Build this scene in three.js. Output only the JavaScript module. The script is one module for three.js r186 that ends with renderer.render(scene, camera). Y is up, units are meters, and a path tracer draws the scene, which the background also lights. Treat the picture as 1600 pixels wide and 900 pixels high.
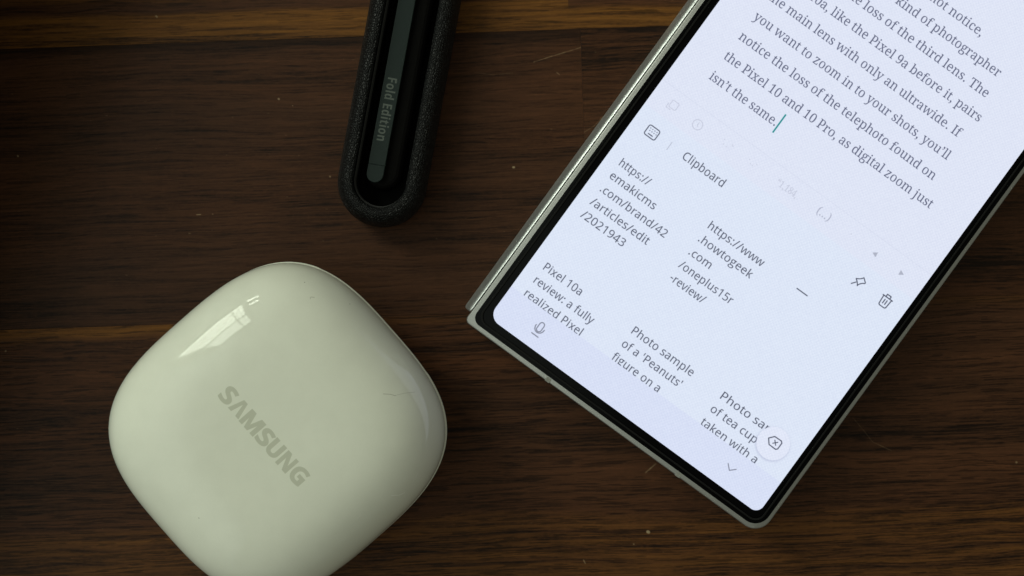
import * as THREE from 'three';
import { mergeVertices, toCreasedNormals } from 'three/addons/utils/BufferGeometryUtils.js';
import { RoundedBoxGeometry } from 'three/addons/geometries/RoundedBoxGeometry.js';
import { RectAreaLightUniformsLib } from 'three/addons/lights/RectAreaLightUniformsLib.js';

// ---------------------------------------------------------------- camera, light, exposure
RectAreaLightUniformsLib.init();
const scene = new THREE.Scene();
const D = 0.230, F = 2000;                                   // camera height (m), focal length in pixels of a 1600 x 900 frame
const camera = new THREE.PerspectiveCamera(2 * Math.atan(450 / F) * 180 / Math.PI, 16 / 9, 0.01, 20);
camera.position.set(0, D, 0);
camera.up.set(0, 0, -1);
camera.lookAt(0, 0, 0);
camera.updateMatrixWorld();
const renderer = new THREE.WebGLRenderer({ antialias: true });
renderer.toneMapping = THREE.LinearToneMapping;
renderer.toneMappingExposure = 1;
renderer.shadowMap.enabled = true;
scene.background = new THREE.Color().setRGB(0.190, 0.195, 0.152);

// daylight through a window up and to the left of the table, outside the frame
const DAY = new THREE.Color().setRGB(0.93, 1.0, 0.83), COOL = new THREE.Color().setRGB(0.90, 1.0, 0.88);
// two sources: a sash window with blinds towards the upper left of the photograph, and a wide unseen one placed to light things from the left
const SASH = { x: -0.704, y: 0.78, z: -0.638, turn: Math.atan2(0.704, 0.638), w: 0.34, h: 0.40, gap: 0.026, side: [[0.31, -0.26], [0.31, -0.42]] };
const LEFT_LIGHT = { x: -1.28, y: 0.12, z: 0.22, turn: Math.PI / 2 + 0.16, w: 3.2, h: 0.4, tiers: [0.15, 0.4, 0.8, 1.1, 1.25, 1.2, 0.95, 0.65, 0.35] };   // unseen glowing strips lighting the left sides, dimmer towards top and bottom
function unseenLight(win, dy, w, h, power, color, dx = 0) {
  const l = new THREE.RectAreaLight(color, power, w, h);
  l.name = 'unseen_light';
  l.position.set(win.x + Math.sin(win.turn) * 0.006 + Math.cos(win.turn) * dx, win.y + dy, win.z + Math.cos(win.turn) * 0.006 - Math.sin(win.turn) * dx);   // just in front of the glowing face
  l.rotation.y = win.turn + Math.PI;
  scene.add(l);
}
const LOW = 13.5, HIGH = 7.5;
unseenLight(SASH, -(SASH.h + SASH.gap) / 2, SASH.w, SASH.h, LOW, DAY);
unseenLight(SASH, (SASH.h + SASH.gap) / 2, SASH.w, SASH.h, HIGH, DAY);
for (const [x, y] of SASH.side) unseenLight(SASH, y, 0.14, 0.06, LOW, DAY, x);
LEFT_LIGHT.tiers.forEach((k, i) => unseenLight(LEFT_LIGHT, (i + 0.5) * LEFT_LIGHT.h, LEFT_LIGHT.w, LEFT_LIGHT.h - 0.004, k, COOL));

// ---------------------------------------------------------------- helpers
const RGB = (r, g, b) => new THREE.Color().setRGB(r, g, b);
const at = (px, py, h = 0) => [(px - 800) * (D - h) / F, (py - 450) * (D - h) / F];   // where a sight line meets height h
const used = new Map();
const numbered = (n) => { const k = used.get(n) ?? 0; used.set(n, k + 1); return k ? n + '_' + String(k).padStart(3, '0') : n; };
function thing(name, label, category, [x, y, z] = [0, 0, 0], turn = 0) {
  const o = new THREE.Group(); o.name = numbered(name); o.position.set(x, y, z); o.rotation.y = turn;
  o.userData = { label, category }; scene.add(o); return o;
}
function part(parent, name, geometry, material, label) {
  const m = new THREE.Mesh(geometry, material); m.name = name; m.castShadow = m.receiveShadow = true;
  if (label) m.userData.label = label;
  parent.add(m); return m;
}
const std = (o) => new THREE.MeshStandardMaterial(o);
const phys = (o) => new THREE.MeshPhysicalMaterial(o);
const mix = (a, b, t) => a + (b - a) * t;
const clamp = (x, a = 0, b = 1) => Math.min(b, Math.max(a, x));
const sstep = (a, b, x) => { const t = clamp((x - a) / (b - a)); return t * t * (3 - 2 * t); };
const rnd = (seed) => () => { seed = (seed + 0x6d2b79f5) | 0; let t = Math.imul(seed ^ (seed >>> 15), 1 | seed); t = (t + Math.imul(t ^ (t >>> 7), 61 | t)) ^ t; return ((t ^ (t >>> 14)) >>> 0) / 4294967296; };
const TAB = (() => { const r = rnd(11), a = new Float32Array(65536); for (let i = 0; i < 65536; i++) a[i] = r(); return a; })();
function noise(x, y) {
  const ix = Math.floor(x), iy = Math.floor(y), fx = x - ix, fy = y - iy, u = fx * fx * (3 - 2 * fx), v = fy * fy * (3 - 2 * fy);
  const h = (a, b) => TAB[(Math.imul(a, 374761) + Math.imul(b, 668265) + (Math.imul(a ^ (b << 3), 1274126) >>> 5)) & 65535];
  const a = h(ix, iy), b = h(ix + 1, iy), c = h(ix, iy + 1), d = h(ix + 1, iy + 1);
  return a + (b - a) * u + (c - a) * v + (a - b - c + d) * u * v;
}
const fbm = (x, y, n) => { let s = 0, a = 0.5, t = 0; for (let i = 0; i < n; i++) { s += a * noise(x, y); t += a; a *= 0.5; x = x * 2.03 + 17.3; y = y * 2.03 + 9.1; } return s / t; };
const enc = (c) => { c = clamp(c); return Math.round(255 * (c <= 0.0031308 ? c * 12.92 : 1.055 * Math.pow(c, 1 / 2.4) - 0.055)); };
function dataTexture(data, w, h, srgb) {
  const t = new THREE.DataTexture(data, w, h, THREE.RGBAFormat, THREE.UnsignedByteType);
  t.magFilter = THREE.LinearFilter; t.minFilter = THREE.LinearMipmapLinearFilter; t.generateMipmaps = true;
  if (srgb) t.colorSpace = THREE.SRGBColorSpace;
  t.needsUpdate = true; return t;
}
function canvasTexture(c) { const t = new THREE.CanvasTexture(c); t.colorSpace = THREE.SRGBColorSpace; t.anisotropy = 8; return t; }

// ---------------------------------------------------------------- table of walnut boards
const ROW = 439 / 8696, BL = 0.2, TT = 2 * Math.PI / 180;
const [tox, toz] = at(800, 488);
const table = thing('table', 'dark walnut tabletop of narrow glued boards under everything', 'table', [tox, 0, toz], TT);
const toTable = (px, py) => { const [x, z] = at(px, py), dx = x - tox, dz = z - toz; return [dx * Math.cos(TT) - dz * Math.sin(TT), dx * Math.sin(TT) + dz * Math.cos(TT)]; };
const TW = 2048, TH = 512;
// tones: linear colours of the wood itself
const DARK = [0.0122, 0.0052, 0.0026], MID = [0.0465, 0.0190, 0.0088], WARM = [0.0650, 0.0240, 0.0094], GOLD = [0.150, 0.0600, 0.0100];
function woodBoard(seed, o) {
  const col = new Uint8Array(TW * TH * 4), bmp = new Uint8Array(TW * TH * 4), S = seed * 37.7;
  for (let j = 0; j < TH; j++) {
    const v = j / TH * 50.5;                                  // mm across, from the edge with the smaller z
    for (let i = 0; i < TW; i++) {
      const u = i / TW * 200;                                 // mm along the grain
      const w = v + 1.6 * (fbm(u * 0.022 + S, v * 0.05 + S, 2) - 0.5) + 0.5 * (noise(u * 0.11 + S, v * 0.5) - 0.5);
      const band = fbm(u * 0.010 + S, w * 0.22 + S, 3);
      const streak = fbm(u * 0.045 + S * 2, w * 1.7 + S, 3);
      const fine = noise(u * 0.16 + S, w * 5.0) * 0.5 + noise(u * 0.5 + S, w * 9) * 0.3 + noise(u * 1.7 + S, w * 7) * 0.2;
      const p1 = noise(u * o.pl + S, w * 5.2 + S * 3) * 0.6 + noise(u * o.pl * 2.1 + 7 + S, w * 8.3) * 0.4;
      const clump = fbm(u * 0.03 + S * 1.7, w * 0.16 + 5, 2);
      let pore = sstep(o.pt - 0.13 * (clump - 0.5), o.pt + 0.10, p1);
      const fleck = sstep(0.60, 0.85, noise(u * 1.9 + S, w * 3.8)) * 0.12;
      let t = 0.50 + o.light + (band - 0.5) * 1.0 + (streak - 0.5) * 0.8 + (fine - 0.5) * 1.3 + fleck * o.fleck;
      let gold = o.gold ? o.gold(u, w, streak) : 0;
      const warm = clamp(0.28 + o.warm + (fbm(u * 0.012 + 40 + S, w * 0.12, 2) - 0.5) * 1.2);
      const k = (j * TW + i) * 4;
      pore *= o.pd;
      for (let c = 0; c < 3; c++) {
        let a = mix(MID[c], WARM[c], warm);
        a = mix(a, GOLD[c], gold);
        a = t < 0.5 ? mix(DARK[c], a, clamp(0.22 + t * 1.56)) : a * (1 + (t - 0.5) * 0.75);
        a *= 1 - 0.82 * pore;
        if (o.dark) a *= o.dark(u, w, c);
        col[k + c] = enc(a);
      }
      col[k + 3] = 255;
      const b = clamp(0.72 + (fine - 0.5) * 0.22 + (streak - 0.5) * 0.2 - pore * 0.6) * 255;
      bmp[k] = bmp[k + 1] = bmp[k + 2] = b; bmp[k + 3] = 255;
    }
  }
  return { col, bmp };
}
// a pale mark (scratch, hair or fleck) laid into a board's colours; positions are photo pixels
function mark({ col }, x0, z0, pts, width, tint, strength) {
  for (let s = 0; s < pts.length - 1; s++) {
    const a = toTable(...pts[s]), b = toTable(...pts[s + 1]), n = Math.ceil(Math.hypot(a[0] - b[0], a[1] - b[1]) * 1e4 * 2) + 1;
    for (let q = 0; q <= n; q++) {
      const X = (mix(a[0], b[0], q / n) - x0) / BL * TW, Y = (mix(a[1], b[1], q / n) - z0) / ROW * TH;
      const r = width * (0.6 + 0.6 * noise(X * 0.21, Y * 0.21)), f = strength * (0.45 + 0.75 * noise(X * 0.09 + 3, Y * 0.09));
      for (let y = Math.floor(Y - r - 1); y <= Y + r + 1; y++) for (let x = Math.floor(X - r - 1); x <= X + r + 1; x++) {
        if (x < 0 || y < 0 || x >= TW || y >= TH) continue;
        const m = clamp(r + 0.5 - Math.hypot(x - X, y - Y)) * f * 0.5;
        for (let c = 0; c < 3; c++) { const k = (y * TW + x) * 4 + c; col[k] = mix(col[k], tint[c], clamp(m)); }
      }
    }
  }
}
function boardMaterial(t) {
  const m = phys({ map: dataTexture(t.col, TW, TH, true), bumpMap: dataTexture(t.bmp, TW, TH), bumpScale: 0.00007, roughness: 0.5, specularIntensity: 0.3 });
  for (const x of [m.map, m.bumpMap]) { x.wrapS = x.wrapT = THREE.ClampToEdgeWrapping; }
  return m;
}
const joint = toTable(911, 160)[0];
const PALE = [150, 132, 104];
const near = {};   // the four boards that show, 'row,column' -> texture and origin
const wave = (u, s) => (fbm(u * 0.03 + s, s, 2) - 0.5);
{
  const t = woodBoard(1, { pl: 0.2, pt: 0.65, pd: 0.5, light: -0.03, warm: 0.12, fleck: 0.5,
    gold: (u, w, s) => sstep(44.6, 46.0, w + 1.2 * wave(u, 3) - (u > 112 ? 1.6 : 0)) * (0.35 + 0.7 * s) * 0.95 + 0.35 * sstep(40.5, 41.5, w + 2 * wave(u, 9)) * sstep(43.5, 42.5, w) });
  near['-2,0'] = { t, x: -0.1 };
  mark(t, -0.1, -2 * ROW, [[244, 24], [246, 26]], 2.0, PALE, 0.8);
}
{
  const x = joint - BL;
  const t = woodBoard(2, { pl: 0.2, pt: 0.66, pd: 0.4, light: 0.02, warm: 0.02, fleck: 0.9,
    dark: (u, w, c) => 1 - 0.55 * sstep(2.6, 0.7, w + 1.2 * wave(u, 5)) });
  near['-1,0'] = { t, x };
  const z = -ROW;
  mark(t, x, z, [[832, 97], [860, 88], [900, 76], [943, 62]], 0.9, PALE, 0.75);
  mark(t, x, z, [[27, 243], [28, 244]], 2.2, PALE, 0.6); mark(t, x, z, [[306, 335], [313, 334.5]], 0.9, PALE, 0.8);
  mark(t, x, z, [[331, 334], [332, 334]], 1.0, PALE, 0.6); mark(t, x, z, [[434, 154], [435, 155]], 1.6, PALE, 0.8);
  mark(t, x, z, [[514, 275], [515, 276]], 2.1, PALE, 0.9); mark(t, x, z, [[800, 261], [802, 261]], 2.6, PALE, 0.9);
  mark(t, x, z, [[456, 165], [456.5, 165]], 1.2, PALE, 0.7); mark(t, x, z, [[740, 113], [770, 117], [800, 114]], 0.7, PALE, 0.25);
  mark(t, x, z, [[868, 113], [873, 117]], 1.2, PALE, 0.25);
  const r = rnd(5);
  for (let i = 0; i < 60; i++) { const a = r() * 900, b = 90 + r() * 390; mark(t, x, z, [[a, b], [a + 1 + r() * 3, b + r()]], 0.5 + r() * 0.5, PALE, 0.12 + r() * 0.16); }
}
{
  const t = woodBoard(3, { pl: 0.2, pt: 0.65, pd: 0.45, light: -0.15, warm: 0.26, fleck: 0.4 });
  near['-1,1'] = { t, x: joint };
  mark(t, joint, -ROW, [[911, 208], [930, 196], [944, 181]], 0.9, PALE, 0.3);
  const r = rnd(6);
  for (let i = 0; i < 40; i++) { const a = 915 + r() * 680, b = 60 + r() * 410; mark(t, joint, -ROW, [[a, b], [a + 1 + r() * 3, b + r()]], 0.5 + r() * 0.5, PALE, 0.10 + r() * 0.14); }
}
{
  const x = -0.102;
  const t = woodBoard(4, { pl: 0.22, pt: 0.585, pd: 0.62, light: 0.02, warm: 0.2, fleck: 0.7,
    gold: (u, w, s) => 0.62 * sstep(3.4, 1.0, w + 2 * wave(u, 2)) * (0.3 + s) * sstep(70, 40, u) + 0.5 * sstep(36.5, 39, w + 4 * wave(u, 7)) * s + 0.25 * sstep(2.5, 0.8, w) * s });
  near['0,0'] = { t, x };
  mark(t, x, 0, [[1331, 652], [1348, 672], [1362, 690], [1392, 704]], 0.8, PALE, 0.3);
  mark(t, x, 0, [[1008, 738], [1016, 731], [1024, 724]], 1.6, PALE, 0.35); mark(t, x, 0, [[1011, 830], [1013, 831]], 2.8, PALE, 0.9);
  mark(t, x, 0, [[989, 849], [990, 850]], 1.6, PALE, 0.5); mark(t, x, 0, [[911, 874], [914, 880]], 1.0, PALE, 0.5);
  mark(t, x, 0, [[1586, 722], [1587, 722]], 1.8, PALE, 0.4); mark(t, x, 0, [[9, 549], [10, 548]], 2.2, PALE, 0.6);
  const r = rnd(8);
  for (let i = 0; i < 70; i++) { const a = r() * 1600, b = 520 + r() * 380; mark(t, x, 0, [[a, b], [a + 1 + r() * 3, b + r()]], 0.5 + r() * 0.5, PALE, 0.10 + r() * 0.14); }
}
const boardShape = new RoundedBoxGeometry(BL - 0.00002, 0.03, ROW - 0.00002, 1, 0.00004);
{
  const p = boardShape.attributes.position, uv = new Float32Array(p.count * 2);
  for (let i = 0; i < p.count; i++) { uv[i * 2] = clamp(p.getX(i) / BL + 0.5, 0.001, 0.999); uv[i * 2 + 1] = clamp(p.getZ(i) / ROW + 0.5, 0.002, 0.998); }
  boardShape.setAttribute('uv', new THREE.BufferAttribute(uv, 2));
}
const boardMats = {};
for (const k in near) boardMats[k] = boardMaterial(near[k].t);
const spare = Object.values(boardMats);
{
  const r = rnd(21);
  for (let row = -8; row <= 7; row++) {
    const start = near[row + ',0']?.x ?? -0.1 + (r() - 0.5) * 0.18;
    for (let c = -3; c <= 3; c++) {
      const b = part(table, 'board', boardShape, boardMats[row + ',' + c] ?? spare[Math.floor(r() * spare.length)]);
      b.position.set(start + (c + 0.5) * BL, -0.015, (row + 0.5) * ROW);
    }
  }
}
const darkWood = std({ color: RGB(0.02, 0.012, 0.008), roughness: 0.7 });
part(table, 'underlay', new THREE.BoxGeometry(1.2, 0.02, 0.78), darkWood).position.set(0, -0.0405, -0.02);  // added below the boards so no light comes through the joints
for (const [x, z] of [[-0.5, -0.34], [0.5, -0.34], [-0.5, 0.3], [0.5, 0.3]]) part(table, 'leg', new THREE.BoxGeometry(0.05, 0.66, 0.05), darkWood).position.set(x, -0.381, z);

// ---------------------------------------------------------------- the window and the unseen left light (outside the frame; mirrored in the glossy case)
{
  const white = std({ color: RGB(0.45, 0.45, 0.42), roughness: 0.6 });
  const glow = (color, k) => std({ color: 0x000000, emissive: color, emissiveIntensity: k * 0.12, roughness: 0.4 });
  const win = thing('window', 'narrow sash window with half closed blinds up beyond the table', 'window', [SASH.x, SASH.y, SASH.z], SASH.turn);
  const w = SASH.w, g = SASH.gap, H = 2 * SASH.h + g;
  part(win, 'window_pane', new THREE.PlaneGeometry(w, SASH.h), glow(DAY, LOW)).position.set(0, -(SASH.h + g) / 2, 0);
  part(win, 'window_pane', new THREE.PlaneGeometry(w, SASH.h), glow(DAY, HIGH)).position.set(0, (SASH.h + g) / 2, 0);
  for (const [x, y] of SASH.side) part(win, 'side_pane', new THREE.PlaneGeometry(0.14, 0.06), glow(DAY, LOW)).position.set(x, y, 0);
  part(win, 'rail', new THREE.BoxGeometry(w, g, 0.03), white).position.set(0, 0, 0.03);
  part(win, 'mullion', new THREE.BoxGeometry(0.012, H, 0.02), white).position.set(0.07, 0, 0.024);
  const slat = new THREE.BoxGeometry(w - 0.002, 0.004, 0.022);
  for (let i = 0; i < 9; i++) { const s = part(win, 'slat', slat, white); s.position.set(0, -g / 2 - 0.036 - i * 0.04, 0.06); s.rotation.x = 0.9; }
  const leftLight = thing('unseen_left_light', 'wide unseen bank of glowing strips placed to light the table from the left', 'window', [LEFT_LIGHT.x, LEFT_LIGHT.y, LEFT_LIGHT.z], LEFT_LIGHT.turn);
  LEFT_LIGHT.tiers.forEach((k, i) => { part(leftLight, 'unseen_light_strip', new THREE.PlaneGeometry(LEFT_LIGHT.w, LEFT_LIGHT.h - 0.004), glow(COOL, k)).position.y = (i + 0.5) * LEFT_LIGHT.h; });  // strips out of view, graded to light the case softly from the left
  for (const [o, W, HH, y] of [[win, w, H, 0], [leftLight, LEFT_LIGHT.w, LEFT_LIGHT.h * 9, LEFT_LIGHT.h * 4.5]]) {
    for (const s of [-1, 1]) {
      part(o, 'frame', new THREE.BoxGeometry(0.05, HH + 0.1, 0.05), white).position.set(s * (W / 2 + 0.025), y, 0.02);
      part(o, 'frame', new THREE.BoxGeometry(W, 0.05, 0.05), white).position.set(0, y + s * (HH / 2 + 0.025), 0.02);
    }
    part(o, 'back', new THREE.BoxGeometry(W + 0.1, HH + 0.1, 0.01), white).position.set(0, y, -0.012);
  }
}
// thick closed block out of view, placed to darken the left of the table
{
  const cover = std({ color: RGB(0.012, 0.012, 0.013), roughness: 0.8 }), paper = std({ color: RGB(0.10, 0.09, 0.08), roughness: 0.9 });
  const [bx, bz] = at(-292, 300);
  const unseen_book = thing('unseen_book', 'unseen thick black block out of view, placed to darken the left of the table', 'unseen_book', [bx, 0, bz], -0.26);
  const T = 0.036;
  part(unseen_book, 'cover', new RoundedBoxGeometry(0.048, 0.003, 0.21, 2, 0.001), cover).position.y = T - 0.0015;
  part(unseen_book, 'cover', new RoundedBoxGeometry(0.048, 0.003, 0.21, 2, 0.001), cover).position.y = 0.0016;
  part(unseen_book, 'spine', new RoundedBoxGeometry(0.003, T - 0.0064, 0.21, 2, 0.001), cover).position.set(0.0225, T / 2, 0);
  part(unseen_book, 'pages', new THREE.BoxGeometry(0.043, T - 0.0064, 0.203), paper).position.set(-0.001, T / 2, 0);
}

// ---------------------------------------------------------------- earbud case
{
  const A = 0.02478, B = 0.02533, N = 3.07, TURN = 48.66 * Math.PI / 180, SEAM = 0.0122, TOP = 0.0272;
  const [cx, cz] = at(437.2, 669.4, 0.0125);
  const kase = thing('earbud_case', 'glossy off-white rounded square earbud case with grey lettering on its lid', 'earbud case', [cx, 0, cz], -TURN);
  const outline = (a, n) => { const c = Math.cos(a), s = Math.sin(a), r = Math.pow(Math.pow(Math.abs(c / A), n) + Math.pow(Math.abs(s / B), n), -1 / n); return [r * c, r * s]; };
  const SEG = 200;
  function shell(rings, grow = () => 1) {                     // rings: [scale, height, exponent]; first ring may be a point
    const pos = [], uv = [], idx = [];
    rings.forEach(([s, h, n]) => { for (let i = 0; i <= SEG; i++) { const a = i / SEG * 2 * Math.PI, [x, z] = outline(a, n), k = s * grow(a); pos.push(x * k, h, z * k); uv.push(x * k / 0.06 + 0.5, 0.5 - z * k / 0.06); } });
    for (let r = 0; r < rings.length - 1; r++) for (let i = 0; i < SEG; i++) { const a = r * (SEG + 1) + i, b = a + SEG + 1; idx.push(a, a + 1, b, b, a + 1, b + 1); }
    let g = new THREE.BufferGeometry(); g.setAttribute('position', new THREE.Float32BufferAttribute(pos, 3)); g.setAttribute('uv', new THREE.Float32BufferAttribute(uv, 2)); g.setIndex(idx);
    g = mergeVertices(g, 1e-7); g.computeVertexNormals(); return g;
  }
  const P = 4.6, Q = 2.1, lid = [];
  for (let i = 0; i <= 56; i++) {
    const q = i / 56, s = i === 0 ? 0.0001 : Math.sin(q * Math.PI / 2) ** 0.9, ss = Math.min(s, 1);
    lid.push([ss * 0.997, SEAM + 0.0004 + (TOP - SEAM - 0.0004) * Math.pow(Math.max(0, 1 - Math.pow(ss, P)), 1 / Q), mix(2.2, N, sstep(0, 0.9, ss))]);
  }
  lid.push([0.985, SEAM + 0.0002, N]);
  const base = [[0.96, SEAM - 0.00005, N], [0.993, SEAM, N]];
  for (let i = 0; i <= 30; i++) { const s = Math.cos(i / 30 * Math.PI / 2 * 0.985); base.push([s, Math.max(0, SEAM - 0.0003 - (SEAM - 0.0003) * Math.pow(Math.max(0, 1 - Math.pow(s, 2.9)), 1 / 2.2)), mix(2.3, N, sstep(0, 0.9, s))]); }
  // print and fine marks on the lid
  const W = 2048, c = document.createElement('canvas'); c.width = c.height = W;
  const g = c.getContext('2d');
  g.fillStyle = 'rgb(226,227,214)'; g.fillRect(0, 0, W, W);
  const img = g.getImageData(0, 0, W, W), dd = img.data;
  for (let j = 0; j < W; j++) for (let i = 0; i < W; i++) { const k = (j * W + i) * 4, n = (fbm(i * 0.012, j * 0.012, 3) - 0.5) * 5 + (noise(i * 0.3, j * 0.3) - 0.5) * 2; for (let q = 0; q < 3; q++) dd[k + q] += n; }
  g.putImageData(img, 0, 0);
  const S = W / 0.06;                                          // texels per metre in the lid's own plane
  const toLid = (px, py, h) => { const [x, z] = at(px, py, h), dx = x - cx, dz = z - cz, C = Math.cos(TURN), s = Math.sin(TURN); return [(0.03 + dx * C + dz * s) * S, (0.03 - dx * s + dz * C) * S]; };
  g.fillStyle = g.strokeStyle = 'rgb(197,198,182)';
  const [lx, ly] = toLid(336 + 0.6605 * 0, 0, 0.0271);
  const p0 = (t, up) => toLid(0.6605 * t + 0.7508 * up, 0.7508 * t - 0.6605 * up, 0.0271);
  const [X0, Y0] = p0(689, -153.2), [X1] = p0(878, -153.2), [, Y1] = p0(689, -126.2), WID = X1 - X0, CAP = Y0 - Y1;
  const letters = 'SAMSUNG', adv = [0, 0.128, 0.272, 0.460, 0.586, 0.727, 0.872, 1.0], wid = [0.112, 0.132, 0.170, 0.112, 0.116, 0.122, 0.128];
  g.font = 'bold ' + CAP / 0.714 + 'px sans-serif';
  for (let i = 0; i < 7; i++) {
    const x = X0 + adv[i] * WID, w = wid[i] * WID;
    if (letters[i] === 'A') {
      g.beginPath(); g.moveTo(x, Y0); g.lineTo(x + w * 0.33, Y1); g.lineTo(x + w * 0.67, Y1); g.lineTo(x + w, Y0); g.lineTo(x + w * 0.70, Y0); g.lineTo(x + w * 0.5, Y1 + CAP * 0.24); g.lineTo(x + w * 0.30, Y0); g.closePath(); g.fill();
    } else {
      const m = g.measureText(letters[i]), l = m.actualBoundingBoxLeft, full = l + m.actualBoundingBoxRight;
      g.save(); g.translate(x, Y0); g.scale(w / full, 1); g.fillText(letters[i], l, 0); g.lineWidth = CAP * 0.055; g.strokeText(letters[i], l, 0); g.restore();
    }
  }
  const scratch = (pts, h, style, lw) => { g.strokeStyle = style; g.lineWidth = lw; g.lineCap = 'round'; g.beginPath(); pts.forEach((p, i) => { const [x, y] = toLid(p[0], p[1], h); i ? g.lineTo(x, y) : g.moveTo(x, y); }); g.stroke(); };
  scratch([[602, 613], [612, 614], [620, 616.5]], 0.022, 'rgba(90,85,70,0.5)', 2.2); scratch([[620, 616], [632, 613.5], [648, 613]], 0.022, 'rgba(90,85,70,0.25)', 2);
  scratch([[488, 464], [493, 464.5]], 0.022, 'rgba(110,110,90,0.5)', 2.5); scratch([[487, 464], [487.5, 467]], 0.022, 'rgba(110,110,90,0.4)', 2.5); scratch([[475, 441], [475.3, 441.3]], 0.022, 'rgba(90,90,80,0.5)', 4);
  scratch([[613, 772], [624, 773], [632, 770]], 0.022, 'rgba(255,255,250,0.7)', 3); scratch([[560, 808], [566, 802]], 0.023, 'rgba(255,255,250,0.35)', 2); scratch([[316, 805], [316.3, 806]], 0.024, 'rgba(110,105,90,0.5)', 4);
  scratch([[645, 752], [650, 744], [655, 735]], 0.020, 'rgba(255,255,250,0.25)', 2); scratch([[545, 475], [545.3, 475.2]], 0.021, 'rgba(90,90,80,0.5)', 3.5);
  const tex = canvasTexture(c);
  const gloss = { roughness: 0.035, ior: 1.48, specularIntensity: 0.6 };
  part(kase, 'lid', shell(lid), phys({ map: tex, ...gloss }), 'domed glossy lid with grey lettering');
  // the hinge lies in the side towards the upper right of the photograph: the rim of the base is cut back along it
  const grow = (a) => { const d = Math.atan2(Math.sin(a - 4.712), Math.cos(a - 4.712)); return 1.0042 - 0.003 * (sstep(-0.62, -0.60, d) - sstep(0.36, 0.375, d)); };
  part(kase, 'base', shell(base, grow), phys({ color: RGB(0.74, 0.745, 0.65), ...gloss, roughness: 0.18 }));
  part(kase, 'seam', shell([[0.975, SEAM - 0.0006, N], [0.975, SEAM + 0.0009, N]]), std({ color: RGB(0.10, 0.095, 0.085), roughness: 0.7 }));
}

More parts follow.
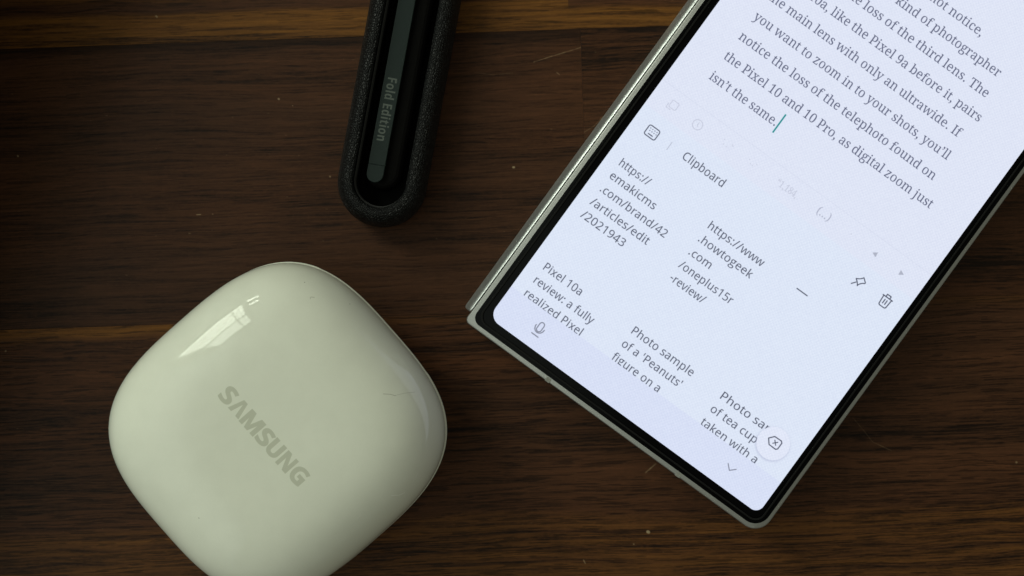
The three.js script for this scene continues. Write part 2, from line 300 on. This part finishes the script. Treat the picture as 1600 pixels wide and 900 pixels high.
// ---------------------------------------------------------------- folded phone
{
  const TOPH = 0.0090, K = F / (D - TOPH), A = 36.1 * Math.PI / 180, CA = Math.cos(A), SA = Math.sin(A);
  const U0 = 1167, W0 = 20.5;                                   // photo pixels along the phone's width and length
  const ox = (U0 * CA + W0 * SA - 800) / K, oz = (U0 * SA - W0 * CA - 450) / K;
  const phone = thing('folded_phone', 'silver folding phone lying closed with its lit front screen showing text', 'phone', [ox, 0, oz], -A);
  const X = (u) => (u - U0) / K, Y = (w) => (w - W0) / K;       // local x to the right, local y up along the phone
  const WT = 1378;
  function rr(u0, w0, u1, w1, bl, br, tr, tl, path = new THREE.Shape()) {
    const x0 = X(u0), x1 = X(u1), y0 = Y(w0), y1 = Y(w1); [bl, br, tr, tl] = [bl, br, tr, tl].map((r) => r / K);
    path.moveTo(x0 + bl, y0); path.lineTo(x1 - br, y0); path.absarc(x1 - br, y0 + br, br, -Math.PI / 2, 0);
    path.lineTo(x1, y1 - tr); path.absarc(x1 - tr, y1 - tr, tr, 0, Math.PI / 2); path.lineTo(x0 + tl, y1); path.absarc(x0 + tl, y1 - tl, tl, Math.PI / 2, Math.PI);
    path.lineTo(x0, y0 + bl); path.absarc(x0 + bl, y0 + bl, bl, Math.PI, Math.PI * 1.5); return path;
  }
  // a slab between heights h0 and h1 with bevelled edges; the outline given is the outermost one
  function slab(u0, w0, u1, w1, radii, h0, h1, bevel, hole) {
    const b = bevel * K, s = rr(u0 + b, w0 + b, u1 - b, w1 - b, ...radii.map((r) => Math.max(0.5, r - b)));
    if (hole) s.holes.push(rr(hole[0] - b, hole[1] - b, hole[2] + b, hole[3] + b, ...hole[4].map((r) => r + b), new THREE.Path()));
    const g = new THREE.ExtrudeGeometry(s, { depth: h1 - h0 - 2 * bevel, bevelEnabled: bevel > 0, bevelThickness: bevel, bevelSize: bevel, bevelSegments: 4, curveSegments: 14 });
    g.translate(0, 0, h0 + bevel); g.rotateX(-Math.PI / 2); return toCreasedNormals(g, 0.7);
  }
  const metal = std({ color: RGB(0.35, 0.35, 0.34), metalness: 0.85, roughness: 0.48 }), satin = std({ color: RGB(0.55, 0.57, 0.57), metalness: 0.9, roughness: 0.45 });
  const dark = std({ color: RGB(0.006, 0.006, 0.006), roughness: 0.6 });
  const R = [9, 29, 29, 9], RI = [15, 26, 26, 15];
  part(phone, 'frame', slab(881.5, 22, 1453, WT, R, 0.0047, TOPH - 0.00004, 0.00045), metal, 'silver frame around the front screen');
  part(phone, 'lower_body', slab(882, 21, 1453, WT, R, 0.0004, 0.0043, 0.0006), satin);
  part(phone, 'fold_gap', slab(884, 23, 1451, WT - 2, R, 0.0042, 0.0048, 0), dark);
  part(phone, 'front_glass', slab(889.7, 29.7, 1446.3, WT - 8.2, RI, 0.0070, TOPH, 0.00003), phys({ color: RGB(0.002, 0.002, 0.0024), roughness: 0.12, ior: 1.5, specularIntensity: 0.1 }));
  // edge of the clear screen protector inside the black border
  part(phone, 'screen_protector_edge', slab(895.5, 35.5, 1440, WT - 14, [18, 18, 18, 18], TOPH - 0.00012, TOPH + 0.00018, 0.00006, [898.2, 38.2, 1437.3, WT - 16.7, [16, 16, 16, 16]]), phys({ color: RGB(0.006, 0.006, 0.006), roughness: 0.4, specularIntensity: 0.4 }));
  {  // hinge spine along the left edge: half round, its ends set in from the frame's
    const L = Y(WT - 20) - Y(39), n = 26, sh = new THREE.Shape(), x = X(880.6), hb = 0.0010, ht = 0.00885, m = (hb + ht) / 2, rx = 12.5 / K, ry = (ht - hb) / 2;
    for (let i = 0; i <= n; i++) { const t = Math.PI / 2 + i / n * Math.PI, c = Math.cos(t), s = Math.sin(t); sh[i ? 'lineTo' : 'moveTo'](x + rx * c, m + ry * s); }
    sh.closePath();
    const g = new THREE.ExtrudeGeometry(sh, { depth: L - 0.0012, bevelEnabled: true, bevelThickness: 0.0006, bevelSize: 0.0003, bevelOffset: -0.0003, bevelSegments: 3 });
    g.translate(0, 0, -(Y(39) + L) + 0.0006);
    part(phone, 'hinge', toCreasedNormals(g, 0.7), satin, 'rounded silver hinge spine');
  }
  const band = std({ color: RGB(0.23, 0.23, 0.21), roughness: 0.6 });
  for (const u of [1042, 1294]) part(phone, 'antenna_band', slab(u - 5, 21.2, u + 5, 29.6, [1, 1, 1, 1], 0.0050, TOPH - 0.00001, 0.0002), band);

  // ---- the picture on the screen
  const SU = 909, SV = 49.3, SU1 = 1430, SV1 = 1349, k = 2048 / (SV1 - SV), CW = Math.round((SU1 - SU) * k), CH = 2048;
  const c = document.createElement('canvas'); c.width = CW; c.height = CH;
  const g = c.getContext('2d'), px = (u) => (u - SU) * k, py = (w) => (SV1 - w) * k;
  const BG = 'rgb(220,226,243)';
  g.fillStyle = BG; g.fillRect(0, 0, CW, CH);
  g.fillStyle = 'rgb(218,227,244)'; g.fillRect(0, py(462.5), CW, CH);
  g.fillStyle = 'rgb(213,221,243)'; g.fillRect(0, py(109.5), CW, CH);
  g.fillStyle = 'rgb(211,217,236)'; g.fillRect(0, py(510.5), CW, 1.2);
  function line(text, u0, u1, w, font, size, style) {
    g.font = font.replace('#', String(size * k)); g.fillStyle = style; g.textBaseline = 'alphabetic';
    const nat = g.measureText(text).width, sx = u1 ? (u1 - u0) * k / nat : 1;
    g.save(); g.translate(px(u0), py(w)); g.scale(sx, 1); g.fillText(text, 0, 0); g.restore();
  }
  const SERIF = '#px serif', SANS = '#px sans-serif', INK = 'rgb(92,97,122)', DIM = 'rgb(82,87,104)', FAINT = 'rgb(196,201,219)';
  const body = [['isn’t the same.', 966, 1095, 553.2], ['the Pixel 10 and 10 Pro, as digital zoom just', 966, 1366, 591.6], ['notice the loss of the telephoto found on', 966.5, 1344, 630.8], ['you want to zoom in to your shots, you’ll', 967, 1343, 669.3],
    ['the main lens with only an ultrawide. If', 967, 1335, 708], ['Pixel 10a, like the Pixel 9a before it, pairs', 967, 1348, 746.3], ['the loss of the third lens. The', 1060, 1335, 783.5], ['the kind of photographer', 1097, 1331, 820.5], ['not notice,', 1171, 1272, 856]];
  for (const [t, a, b, w] of body) line(t, a, b, w, SERIF, 20.6, INK);
  g.fillStyle = 'rgb(38,140,142)'; g.fillRect(px(1096.4), py(579), 2.4 * k, 35 * k);
  line('Clipboard', 1005, 1085, 427.6, SANS, 20.0, DIM);
  const clips = [[931, [['https://', 989], ['emakicms', 1019], ['.com/brand/42', 1058.5], ['/articles/edit', 1042], ['/2021943', 1014]], 361], [1101, [['https://www', 1207], ['.howtogeek', 1203], ['.com', 1144], ['/oneplus15r', 1202.5], ['-review/', 1166.5]], 363],
    [931, [['Pixel 10a', 1005], ['review: a fully', 1045], ['realized Pixel', 1042]], 159.4], [1101, [['Photo sample', 1220], ['of a \'Peanuts\'', 1215], ['figure on a', 1192.5]], 160], [1273, [['Photo sam', 1378], ['of tea cup', 1362], ['taken with a', 1381]], 159.5]];
  for (const [u, rows, w0] of clips) {
    g.save(); g.beginPath(); g.rect(0, 0, CW, py(109.2)); g.clip();
    rows.forEach(([t, u1], i) => line(t, u, u1, w0 - i * 25.2, SANS, 18.6, DIM));
    g.restore();
  }
  g.fillStyle = DIM; g.fillRect(px(1271), py(370.5), 21 * k, 1.7 * k);
  const stroke = (style, lw, f) => { g.save(); g.strokeStyle = style; g.lineWidth = lw * k; g.lineCap = g.lineJoin = 'round'; g.beginPath(); f(); g.stroke(); g.restore(); };
  const M = (u, w) => g.moveTo(px(u), py(w)), Ln = (u, w) => g.lineTo(px(u), py(w));
  const box = (u, w, hw, hh, r) => g.roundRect(px(u - hw), py(w + hh), 2 * hw * k, 2 * hh * k, r * k);
  const dot = (u, w, r, s) => { g.fillStyle = s; g.beginPath(); g.arc(px(u), py(w), r * k, 0, 7); g.fill(); };
  // keyboard icon and divider
  stroke(DIM, 1.6, () => box(945.3, 433, 10, 8.6, 3)); for (let i = 0; i < 4; i++) for (let j = 0; j < 2; j++) dot(939.5 + i * 4 + j, 437.5 - j * 4, 0.8, DIM);
  stroke(DIM, 1.6, () => { M(941.5, 428.3); Ln(949, 428.3); }); stroke('rgb(176,181,199)', 1, () => { M(979.5, 439); Ln(979.5, 425); });
  // faint tool row
  stroke(FAINT, 1.3, () => { box(948, 487.5, 6.2, 6.2, 2); M(939, 486); Ln(939, 478.5); Ln(947, 478.5); });
  stroke(FAINT, 1.4, () => { g.arc(px(995.6), py(484.7), 8 * k, 0, 7); M(995.6, 489); Ln(995.6, 484.5); Ln(997, 482); });
  for (const [u, w] of [[1043, 491], [1046, 484], [1052, 483.5], [1058, 491], [1060, 490], [1093, 489], [1098, 484], [1102.5, 483.5], [1107, 489]]) dot(u, w, 0.9, FAINT);
  line('“1,184,', 1148, 1187, 481.5, SERIF, 16, FAINT);
  line('(...)', 1225, 1250, 482, SERIF, 18, 'rgb(172,177,197)');
  for (const [u, w, s] of [[1339, 485, -1], [1389, 484.6, 1]]) { g.fillStyle = 'rgb(172,177,194)'; g.beginPath(); for (let i = 0; i < 3; i++) { const a = (i * 120 + (s > 0 ? -90 : 90) - 36) * Math.PI / 180; g.lineTo(px(u) + Math.cos(a) * 5 * k, py(w) + Math.sin(a) * 5 * k); } g.fill(); }
  dot(1290, 488, 0.9, 'rgb(196,200,216)');
  // pin, turned on its side, and bin
  g.save(); g.translate(px(1342.8), py(434.6)); g.rotate(-0.80); g.scale(k, k); g.strokeStyle = DIM; g.lineWidth = 1.6; g.lineJoin = 'round'; g.beginPath();
  g.moveTo(-12, 1); g.lineTo(-3, 0); g.moveTo(-2.6, -5.6); g.quadraticCurveTo(-1, 0, -2.6, 6); g.lineTo(-1.6, 5); g.quadraticCurveTo(4, 2.6, 9.6, 4.8); g.lineTo(10.6, 4); g.lineTo(9.8, -4.4); g.quadraticCurveTo(4, -2.6, -2.6, -5.6); g.stroke(); g.restore();
  stroke(DIM, 1.7, () => { M(1386, 441.2); Ln(1404, 441.2); M(1391.5, 441.5); Ln(1391.5, 445.5); Ln(1398.5, 445.5); Ln(1398.5, 441.5); M(1387.6, 440.6); Ln(1388.6, 427.6); g.quadraticCurveTo(px(1388.8), py(425.2), px(1391), py(425)); Ln(1399, 425); g.quadraticCurveTo(px(1401.3), py(425.2), px(1401.5), py(427.6)); Ln(1402.4, 440.6); M(1393, 437); Ln(1393, 430); M(1397, 437); Ln(1397, 430); });
  // round delete button
  g.save(); g.fillStyle = 'rgb(222,228,245)'; g.shadowColor = 'rgba(165,171,200,0.7)'; g.shadowBlur = 4 * k; g.shadowOffsetY = 1.5 * k; g.beginPath(); g.arc(px(1384.5), py(152), 26.5 * k, 0, 7); g.fill(); g.restore();
  stroke(DIM, 1.7, () => { const q = (u, w) => Ln(1384.6 + u, 154.6 + w); M(1384.6 - 11, 154.6); q(-4.6, 7.6); q(8, 8); q(10.5, 5.6); q(10.5, -5.6); q(8, -8); q(-4.6, -7.6); q(-11, 0); });
  stroke(DIM, 1.5, () => { M(1383.5, 157.6); Ln(1389.2, 151.8); M(1389.2, 157.6); Ln(1383.5, 151.8); });
  // microphone and chevron
  const GREY = 'rgb(128,133,150)';
  stroke(GREY, 1.7, () => { box(983.6, 84.5, 4, 8, 4); M(975.8, 84); g.bezierCurveTo(px(975.8), py(71.5), px(991.4), py(71.5), px(991.4), py(84)); M(977.5, 69.5); Ln(989.7, 69.5); });
  stroke(GREY, 1.5, () => { M(1346, 85.2); Ln(1353.8, 77.6); Ln(1361.6, 85.2); });
  // the fine grid of the display's own pixels
  const img = g.getImageData(0, 0, CW, CH), dd = img.data;
  for (let j = 0; j < CH; j++) for (let i = 0; i < CW; i++) {
    const q = (j * CW + i) * 4, a = Math.sin((i * 0.94 + j * 0.34) * 2 * Math.PI / 5.3) * Math.sin((j * 0.94 - i * 0.34) * 2 * Math.PI / 5.3), n = noise(i * 0.45, j * 0.45) - 0.5;
    dd[q] += a * 15 + n * 7; dd[q + 1] += a * 13 + n * 7; dd[q + 2] += a * 9 + n * 5;
  }
  g.putImageData(img, 0, 0);
  const sg = new THREE.ShapeGeometry(rr(SU, SV, SU1, SV1, 19, 14, 14, 14), 12);
  { const p = sg.attributes.position, uv = sg.attributes.uv; for (let i = 0; i < p.count; i++) uv.setXY(i, (p.getX(i) - X(SU)) / (X(SU1) - X(SU)), (p.getY(i) - Y(SV)) / (Y(SV1) - Y(SV))); }
  sg.rotateX(-Math.PI / 2);
  const scr = part(phone, 'screen', sg, phys({ color: RGB(0.01, 0.01, 0.012), emissive: 0xffffff, emissiveMap: canvasTexture(c), emissiveIntensity: 1.02, roughness: 0.16, ior: 1.5, specularIntensity: 0.2 }), 'lit screen with a pale page of text and a clipboard panel');
  scr.position.y = TOPH + 0.00002;
  const sl = new THREE.RectAreaLight(RGB(0.85, 0.9, 1.0), 0.05, X(SU1) - X(SU), Y(SV1) - Y(SV)); sl.name = 'screen_light';
  sl.position.set((X(SU) + X(SU1)) / 2, TOPH + 0.0003, -(Y(SV) + Y(SV1)) / 2); sl.rotation.x = Math.PI / 2; phone.add(sl);
}

// ---------------------------------------------------------------- pen in its leather case
{
  const tilt = -10.4 * Math.PI / 180, h = 0.009, K = F / (D - h);
  const [px, pz] = at(592.6, 282, h);
  const pen = thing('pen_case', 'black pebbled leather pen sleeve with rounded end and open channel', 'pen case', [px, 0, pz], tilt);
  const L = 0.125;
  function ring(profile, dx = 0, dz = 0, cap = false) {        // a profile [offset, height] carried round a stadium from (0,0) to (0,-L)
    const n = 40, path = [];
    for (let i = 0; i <= n; i++) { const a = i / n * Math.PI; path.push([0, 0, Math.cos(a), Math.sin(a)]); }
    for (let i = 0; i <= n; i++) { const a = Math.PI + i / n * Math.PI; path.push([0, -L, Math.cos(a), Math.sin(a)]); }
    path.push(path[0]);
    const pos = [], uv = [], idx = []; let along = 0, pv = null; const m = profile.length;
    path.forEach(([x, z, nx, nz]) => {
      const r0 = profile[0][0], q = [x + nx * r0, z + nz * r0]; if (pv) along += Math.hypot(q[0] - pv[0], q[1] - pv[1]); pv = q;
      let across = 0;
      profile.forEach(([r, y], i) => { if (i) across += Math.hypot(r - profile[i - 1][0], y - profile[i - 1][1]); pos.push(x + nx * r + dx, y, z + nz * r + dz); uv.push(along / 0.016, across / 0.016); });
    });
    for (let i = 0; i < path.length - 1; i++) for (let j = 0; j < m - 1; j++) { const a = i * m + j, b = a + m; idx.push(a, a + 1, b, b, a + 1, b + 1); }
    let g = new THREE.BufferGeometry(); g.setAttribute('position', new THREE.Float32BufferAttribute(pos, 3)); g.setAttribute('uv', new THREE.Float32BufferAttribute(uv, 2)); g.setIndex(idx); g.computeVertexNormals(); return g;
  }
  function smooth(pts, n) { const c = new THREE.CatmullRomCurve3(pts.map(([r, y]) => new THREE.Vector3(r, y, 0)), false, 'centripetal'); return c.getSpacedPoints(n).map((p) => [p.x, p.y]); }
  // pebbled leather: cells with raised middles
  const N = 512, bm = new Uint8Array(N * N * 4), cm = new Uint8Array(N * N * 4), r = rnd(77), G = 34, cell = [];
  for (let i = 0; i < G * G; i++) cell.push([r(), r(), r()]);
  for (let j = 0; j < N; j++) for (let i = 0; i < N; i++) {
    const x = i / N * G + 0.7 * (noise(i * 0.05, j * 0.05) - 0.5), y = j / N * G + 0.7 * (noise(i * 0.05 + 50, j * 0.05) - 0.5), ix = Math.floor(x), iy = Math.floor(y); let d1 = 9, d2 = 9, id = 0;
    for (let b = -1; b <= 1; b++) for (let a = -1; a <= 1; a++) { const q = ((iy + b + G) % G) * G + (ix + a + G) % G, e = cell[q], d = Math.hypot(ix + a + e[0] - x, iy + b + e[1] - y); if (d < d1) { d2 = d1; d1 = d; id = e[2]; } else if (d < d2) d2 = d; }
    const hgt = sstep(0.0, 0.42, d2 - d1) * (0.75 + 0.25 * id), k = (j * N + i) * 4;
    bm[k] = bm[k + 1] = bm[k + 2] = 255 * hgt; bm[k + 3] = 255;
    const t = 0.0036 * (0.55 + 0.3 * hgt + 0.35 * id); cm[k] = enc(t * 0.95); cm[k + 1] = enc(t * 1.02); cm[k + 2] = enc(t * 1.12); cm[k + 3] = 255;
  }
  const bt = dataTexture(bm, N, N), ct = dataTexture(cm, N, N, true); for (const t of [bt, ct]) t.wrapS = t.wrapT = THREE.RepeatWrapping;
  const leather = phys({ map: ct, bumpMap: bt, bumpScale: 0.00025, roughness: 0.42, specularIntensity: 0.6 });
  const O = 1.5 / K;                                             // the channel lies a little left of the middle
  part(pen, 'sleeve', ring(smooth([[0.0073, 0], [0.0077, 0.0012], [0.0078, 0.0035], [0.0076, 0.0058], [0.0070, 0.0078], [0.0061, 0.0088], [0.0053, 0.0090], [0.0048, 0.0087], [0.00455, 0.0080]], 26)), leather);
  const black = phys({ color: RGB(0.0025, 0.0024, 0.0022), roughness: 0.7, specularIntensity: 0.2 });
  part(pen, 'channel_wall', ring([[0.00434, 0.0073], [0.0043, 0.002]], O), black);
  part(pen, 'cut_edge', ring(smooth([[0.0046, 0.0083], [0.00447, 0.0081], [0.00438, 0.0078], [0.00432, 0.0072]], 10), O), std({ color: RGB(0.022, 0.022, 0.022), roughness: 0.75 }));
  part(pen, 'channel_floor', ring([[0.0074, 0.0021], [0.00002, 0.0021]]), black);
  // the pen itself lies in the channel and could be lifted out
  const stylus = thing('stylus', 'slim black stylus with dark grey lettered strip lying in the leather sleeve', 'stylus', [px, 0, pz], tilt);
  const off = -10.6 / K;
  const capsule = (hw, z1, y0, y1, bevel, x) => {
    const s = new THREE.Shape(); s.absarc(0, 0, hw - bevel, Math.PI, Math.PI * 2); s.lineTo(hw - bevel, L - 0.004); s.absarc(0, L - 0.004, hw - bevel, 0, Math.PI); s.closePath();
    const g = new THREE.ExtrudeGeometry(s, { depth: y1 - y0 - 2 * bevel, bevelEnabled: true, bevelThickness: bevel, bevelSize: bevel, bevelSegments: 4, curveSegments: 20 });
    g.rotateX(-Math.PI / 2); g.translate(x, y0 + bevel, z1); return g;
  };
  part(stylus, 'body', capsule(0.0034, -0.0020, 0.0022, 0.0060, 0.0012, O - 0.0001), phys({ color: RGB(0.0016, 0.0013, 0.0011), roughness: 0.6, specularIntensity: 0.12 }));
  // lettered strip
  const TWD = 256, THT = 2048, cv = document.createElement('canvas'); cv.width = TWD; cv.height = THT;
  const g = cv.getContext('2d'); g.fillStyle = 'rgb(37,45,44)'; g.fillRect(0, 0, TWD, THT);
  // along the strip: 1 texel = 0.000021 m, lettering reads from top to bottom
  const HW = 13.4 / K, z1 = ((285 - 282) / 0.985) / K - HW, zTop = z1 - L, SC = THT / 0.043;
  const py = (ypx) => THT - ((285 - ypx) / 0.985 / K) * SC;     // canvas row for a height in the photograph
  g.save(); g.translate(TWD * 0.5, py(119)); g.rotate(Math.PI / 2); g.fillStyle = 'rgb(86,92,88)';
  const cap = 14.2 / 26 * TWD; g.font = 'bold ' + cap / 0.714 + 'px sans-serif';
  const len = py(221) - py(119), nat = g.measureText('Fold Edition').width; g.scale(len / nat, 1); g.fillText('Fold Edition', 0, cap * 0.5); g.restore();
  const tx = canvasTexture(cv);
  const strip = (za, zb, rounded) => {
    const s = new THREE.Shape(), b = 0.00012, w = HW - b;
    if (rounded) { s.moveTo(-w, zb); s.lineTo(-w, za + HW); s.absarc(0, za + HW, w, Math.PI, Math.PI * 2); s.lineTo(w, zb); } else { s.moveTo(-w, za); s.lineTo(w, za); s.lineTo(w, zb); s.lineTo(-w, zb); }
    s.closePath();
    const q = new THREE.ExtrudeGeometry(s, { depth: 0.0008, bevelEnabled: true, bevelThickness: b, bevelSize: b, bevelSegments: 3, curveSegments: 16 });
    const p = q.attributes.position, uv = q.attributes.uv; for (let i = 0; i < p.count; i++) uv.setXY(i, p.getX(i) / (2 * HW) + 0.5, p.getY(i) / 0.043);
    q.rotateX(-Math.PI / 2); q.translate(off, 0.0060, (285 - 282) / 0.985 / K); return q;
  };
  const grey = phys({ map: tx, roughness: 0.5, specularIntensity: 0.25 });
  tx.wrapT = THREE.RepeatWrapping;
  part(stylus, 'lettered_strip', strip(29.0 / K, 0.043), grey, 'dark grey strip with lettering');
  part(stylus, 'strip_upper', strip(0.04302, L - 0.008), phys({ color: RGB(0.0185, 0.0262, 0.0252), roughness: 0.5, specularIntensity: 0.25 }));
  part(stylus, 'button', strip(0, 26.6 / K, true), phys({ color: RGB(0.0185, 0.0262, 0.0252), roughness: 0.5, specularIntensity: 0.25 }), 'rounded grey end of the strip');
}

renderer.render(scene, camera);
